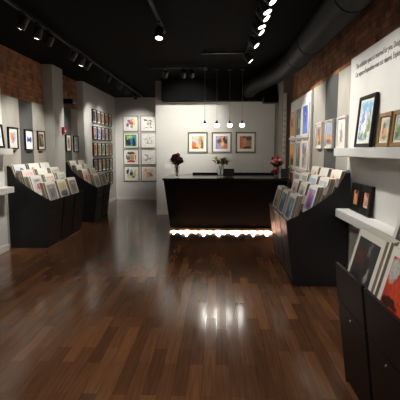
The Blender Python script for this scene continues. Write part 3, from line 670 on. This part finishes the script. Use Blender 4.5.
# ---------------------------------------------------------------- duct, tracks, spotlights
bm = bmesh.new()
P = [(1.12, -2.45, 2.80), (1.12, 6.2, 2.80), (1.11, 6.7, 2.80), (1.06, 7.2, 2.795), (.97, 7.65, 2.79), (.87, 8.1, 2.785), (.78, 8.5, 2.78), (.72, 8.9, 2.78), (.69, 9.545, 2.78)]
t = thing('ventilation_duct', 'large round black duct running under the ceiling along the right wall', 'duct', (1.12, 0, 2.8))
bmx = bmesh.new(); tube(bmx, [(x-1.12, y, z-2.8) for x, y, z in P], .165, 32); obj('pipe', bmx, M['duct'], t, 0, True)
for y in (-1, .6, 2.2, 3.8, 5.4, 6.25):
    bmx = bmesh.new(); tube(bmx, [(0, y-.03, 0), (0, y+.03, 0)], .171, 32); obj('joint_band', bmx, M['duct'], t, 0, True)
for y in (1.4, 3.4, 5.0):
    bmx = bmesh.new(); bx(bmx, -.012, .012, y-.012, y+.012, .16, .249); obj('hanger', bmx, M['blackmetal'], t)

def track(label, a, b):
    a, b = Vector(a), Vector(b); t = thing('lighting_track', label, 'lighting track', (a+b)/2, group='lighting tracks')
    d = (b-a)/2
    bm = bmesh.new()
    if abs(d.y) > abs(d.x): bx(bm, -.018, .018, -abs(d.y), abs(d.y), -.016, .016)
    else: bx(bm, -abs(d.x), abs(d.x), -.018, .018, -.016, .016)
    obj('rail', bm, M['blackmetal'], t, .003)
    for s in (-.8, 0, .8):
        o_ = d*s; bm = bmesh.new(); tube(bm, [(o_.x, o_.y, .016), (o_.x, o_.y, CZ-t.location.z-.001)], .008, 8); obj('hanger', bm, M['blackmetal'], t)
TZ = 3.0
track('black lighting track along the left side of the ceiling', (-2.12, 2.0, TZ), (-2.12, 12.4, TZ))
track('black lighting track down the middle of the ceiling', (-.68, -1.5, TZ), (-.68, 5.7, TZ))
track('black lighting track on the right with a row of bright lamps', (.455, -1.5, TZ), (.455, 7.3, TZ))
track('black crosswise lighting track in front of the counter', (-1.25, 8.05, TZ), (-.2, 8.05, TZ))
track('black crosswise rail between the middle and right tracks', (-.25, 6.9, TZ), (.43, 6.9, TZ))
NSP = 0
def spot(label, x, y, target, watts, angle=70, lens='lens', drop=.10, blend=.8, col=(1., .96, .9)):
    """track head: adapter, yoke, can and lens, with the lamp that shines out of it"""
    t = thing('track_spotlight', label, 'spotlight', (x, y, TZ-.0165), group='track spotlights')
    piv = Vector((0, 0, -drop)); d = (Vector(target)-(Vector((x, y, TZ-.0165))+piv)).normalized()
    q = d.to_track_quat('-Z', 'Y').to_matrix()
    bm = bmesh.new(); bx(bm, -.015, .015, -.05, .05, -.022, 0); obj('adapter', bm, M['blackmetal'], t, .002)
    bm = bmesh.new(); tube(bm, [(0, 0, -.02), piv+q@Vector((0, 0, .06))], .009, 8); obj('arm', bm, M['blackmetal'], t, 0, True)
    bm = bmesh.new(); lathe(bm, [(.02, .075), (.045, .06), (.052, .03), (.052, -.072), (.046, -.074), (.039, -.06), (0, -.06)], 20, piv, q); obj('can', bm, M['blackmetal'], t, 0, True)
    bm = bmesh.new(); lathe(bm, [(0, -.079), (.028, -.077), (.038, -.073), (.038, -.062), (0, -.062)], 20, piv, q); obj('lens', bm, M[lens], t, 0, True)
    if watts:
        ld = bpy.data.lights.new('spot_beam', 'SPOT'); ld.energy = watts; ld.spot_size = math.radians(angle); ld.spot_blend = blend; ld.color = col; ld.shadow_soft_size = .035
        lo = bpy.data.objects.new('spot_beam', ld); COL.objects.link(lo); lo.parent = t
        lo.location = piv+q@Vector((0, 0, -.09)); lo.rotation_euler = d.to_track_quat('-Z', 'Y').to_euler()
    return t
# left track: (y, target, watts); nearest heads are added out of view for light
LT = [(2.9, (-3.1, 2.7, 1.2), 18), (4.0, (-3.13, 4.0, 1.3), 26), (4.8, (-3.15, 5.0, 1.3), 32), (5.2, (-2.8, 5.6, .8), 22), (5.55, (-3.15, 6.1, 1.4), 44), (6.45, (-3.15, 6.7, 1.45), 52), (6.85, (-2.7, 7.2, .9), 22),
      (7.15, (-3.15, 7.5, 1.45), 52), (8.5, (-3.15, 8.8, 1.45), 52), (9.5, (-3.05, 10.6, 1.8), 62), (10.35, (-3.05, 11.5, 1.8), 62), (11.3, (-2.35, 12.95, 1.8), 74)]
ordw = ['first', 'second', 'third', 'fourth', 'fifth', 'sixth', 'seventh', 'eighth', 'ninth', 'tenth', 'eleventh', 'twelfth']
for i, (y, tg, w) in enumerate(LT):
    spot('black spotlight on the left ceiling track, %s from the viewer' % ordw[i], -2.12, y, tg, w, 62)
# right track; nearest heads are added out of view to light the lettered board
RT = [(2.0, (1.45, 1.6, 1.5), 9), (2.8, (1.42, 2.5, 1.8), 12), (3.5, (1.45, 3.2, 1.8), 18), (4.1, (1.45, 3.7, 1.7), 24), (4.36, (1.2, 4.0, 1.1), 10), (4.6, (1.45, 4.3, 1.7), 24), (4.85, (1.1, 4.6, 1.0), 16), (5.13, (1.48, 4.9, 1.75), 34), (5.76, (1.48, 5.5, 1.8), 44), (6.7, (1.44, 6.75, 1.75), 58)]
for i, (y, tg, w) in enumerate(RT):
    spot('bright lamp on the right ceiling track, %s from the viewer' % ordw[i], .455, y, tg, w, 84 if y > 6 else 70)
spot('bright black spotlight at the far end of the middle ceiling track', -.68, 5.2, (-.75, 4.3, 0), 25, lens='lens', drop=.12)
spot('added unseen spotlight brightening the near floor on the middle ceiling track', -.68, 1.2, (-.4, 2.6, 0), 90, 115)  # lamp added out of view to brighten the floor
spot('bright spotlight on the right end of the crosswise track before the counter', -.46, 8.05, (-.70, 9.9, 2.05), 110, 66)
spot('dim spotlight beside the bright one on the crosswise track', -.62, 8.05, (-.95, 9.9, 1.4), 25, 60, lens='lens_dim')
spot('unlit spotlight on the left of the crosswise track', -.95, 8.05, (-1.6, 9.9, 1.5), 0, lens='blackmetal')

# lamps in the counter's plinth and in the pendants
for x, deep in [(-.80+i*.135, 0) for i in range(14)]+[(q, 1) for q in (-.56, -.24, .04, .37, .68, .93)]:
    ld = bpy.data.lights.new('plinth_light', 'SPOT'); ld.energy = 380. if deep else 115.; ld.spot_size = math.radians(108); ld.spot_blend = .1; ld.color = (1, .97, .92); ld.shadow_soft_size = .004
    lo = bpy.data.objects.new('plinth_light', ld); COL.objects.link(lo); lo.location = (x, 7.90, .024)
    lo.rotation_euler = Vector((0, -math.tan(math.radians(33.6 if deep else 32.)), -1)).to_track_quat('-Z', 'Y').to_euler()
for x in (-.24, -.005, .245, .485):
    ld = bpy.data.lights.new('pendant_bulb', 'POINT'); ld.energy = 2.5; ld.color = (1, .93, .82); ld.shadow_soft_size = .03
    lo = bpy.data.objects.new('pendant_bulb', ld); COL.objects.link(lo); lo.location = (x, 8.5, 1.885)

# ---------------------------------------------------------------- world, camera, colour
w = bpy.data.worlds.new('World'); S.world = w; w.use_nodes = True
w.node_tree.nodes['Background'].inputs[0].default_value = (.6, .62, .65, 1); w.node_tree.nodes['Background'].inputs[1].default_value = .03
cam = bpy.data.cameras.new('Camera'); co = bpy.data.objects.new('Camera', cam); COL.objects.link(co); S.camera = co
F = 430.
cam.sensor_width = 36; cam.sensor_fit = 'HORIZONTAL'; cam.lens = F/400*36; cam.clip_start = .05
pitch = math.atan(50/F); yaw = math.atan(17/F*math.cos(pitch))
co.location = (0, 0, 1.5); co.rotation_euler = (PI/2-pitch, 0, yaw)
S.view_settings.view_transform = 'Standard'; S.view_settings.look = 'None'; S.view_settings.gamma = 1; S.view_settings.use_curve_mapping = False
S.view_settings.exposure = 1.0
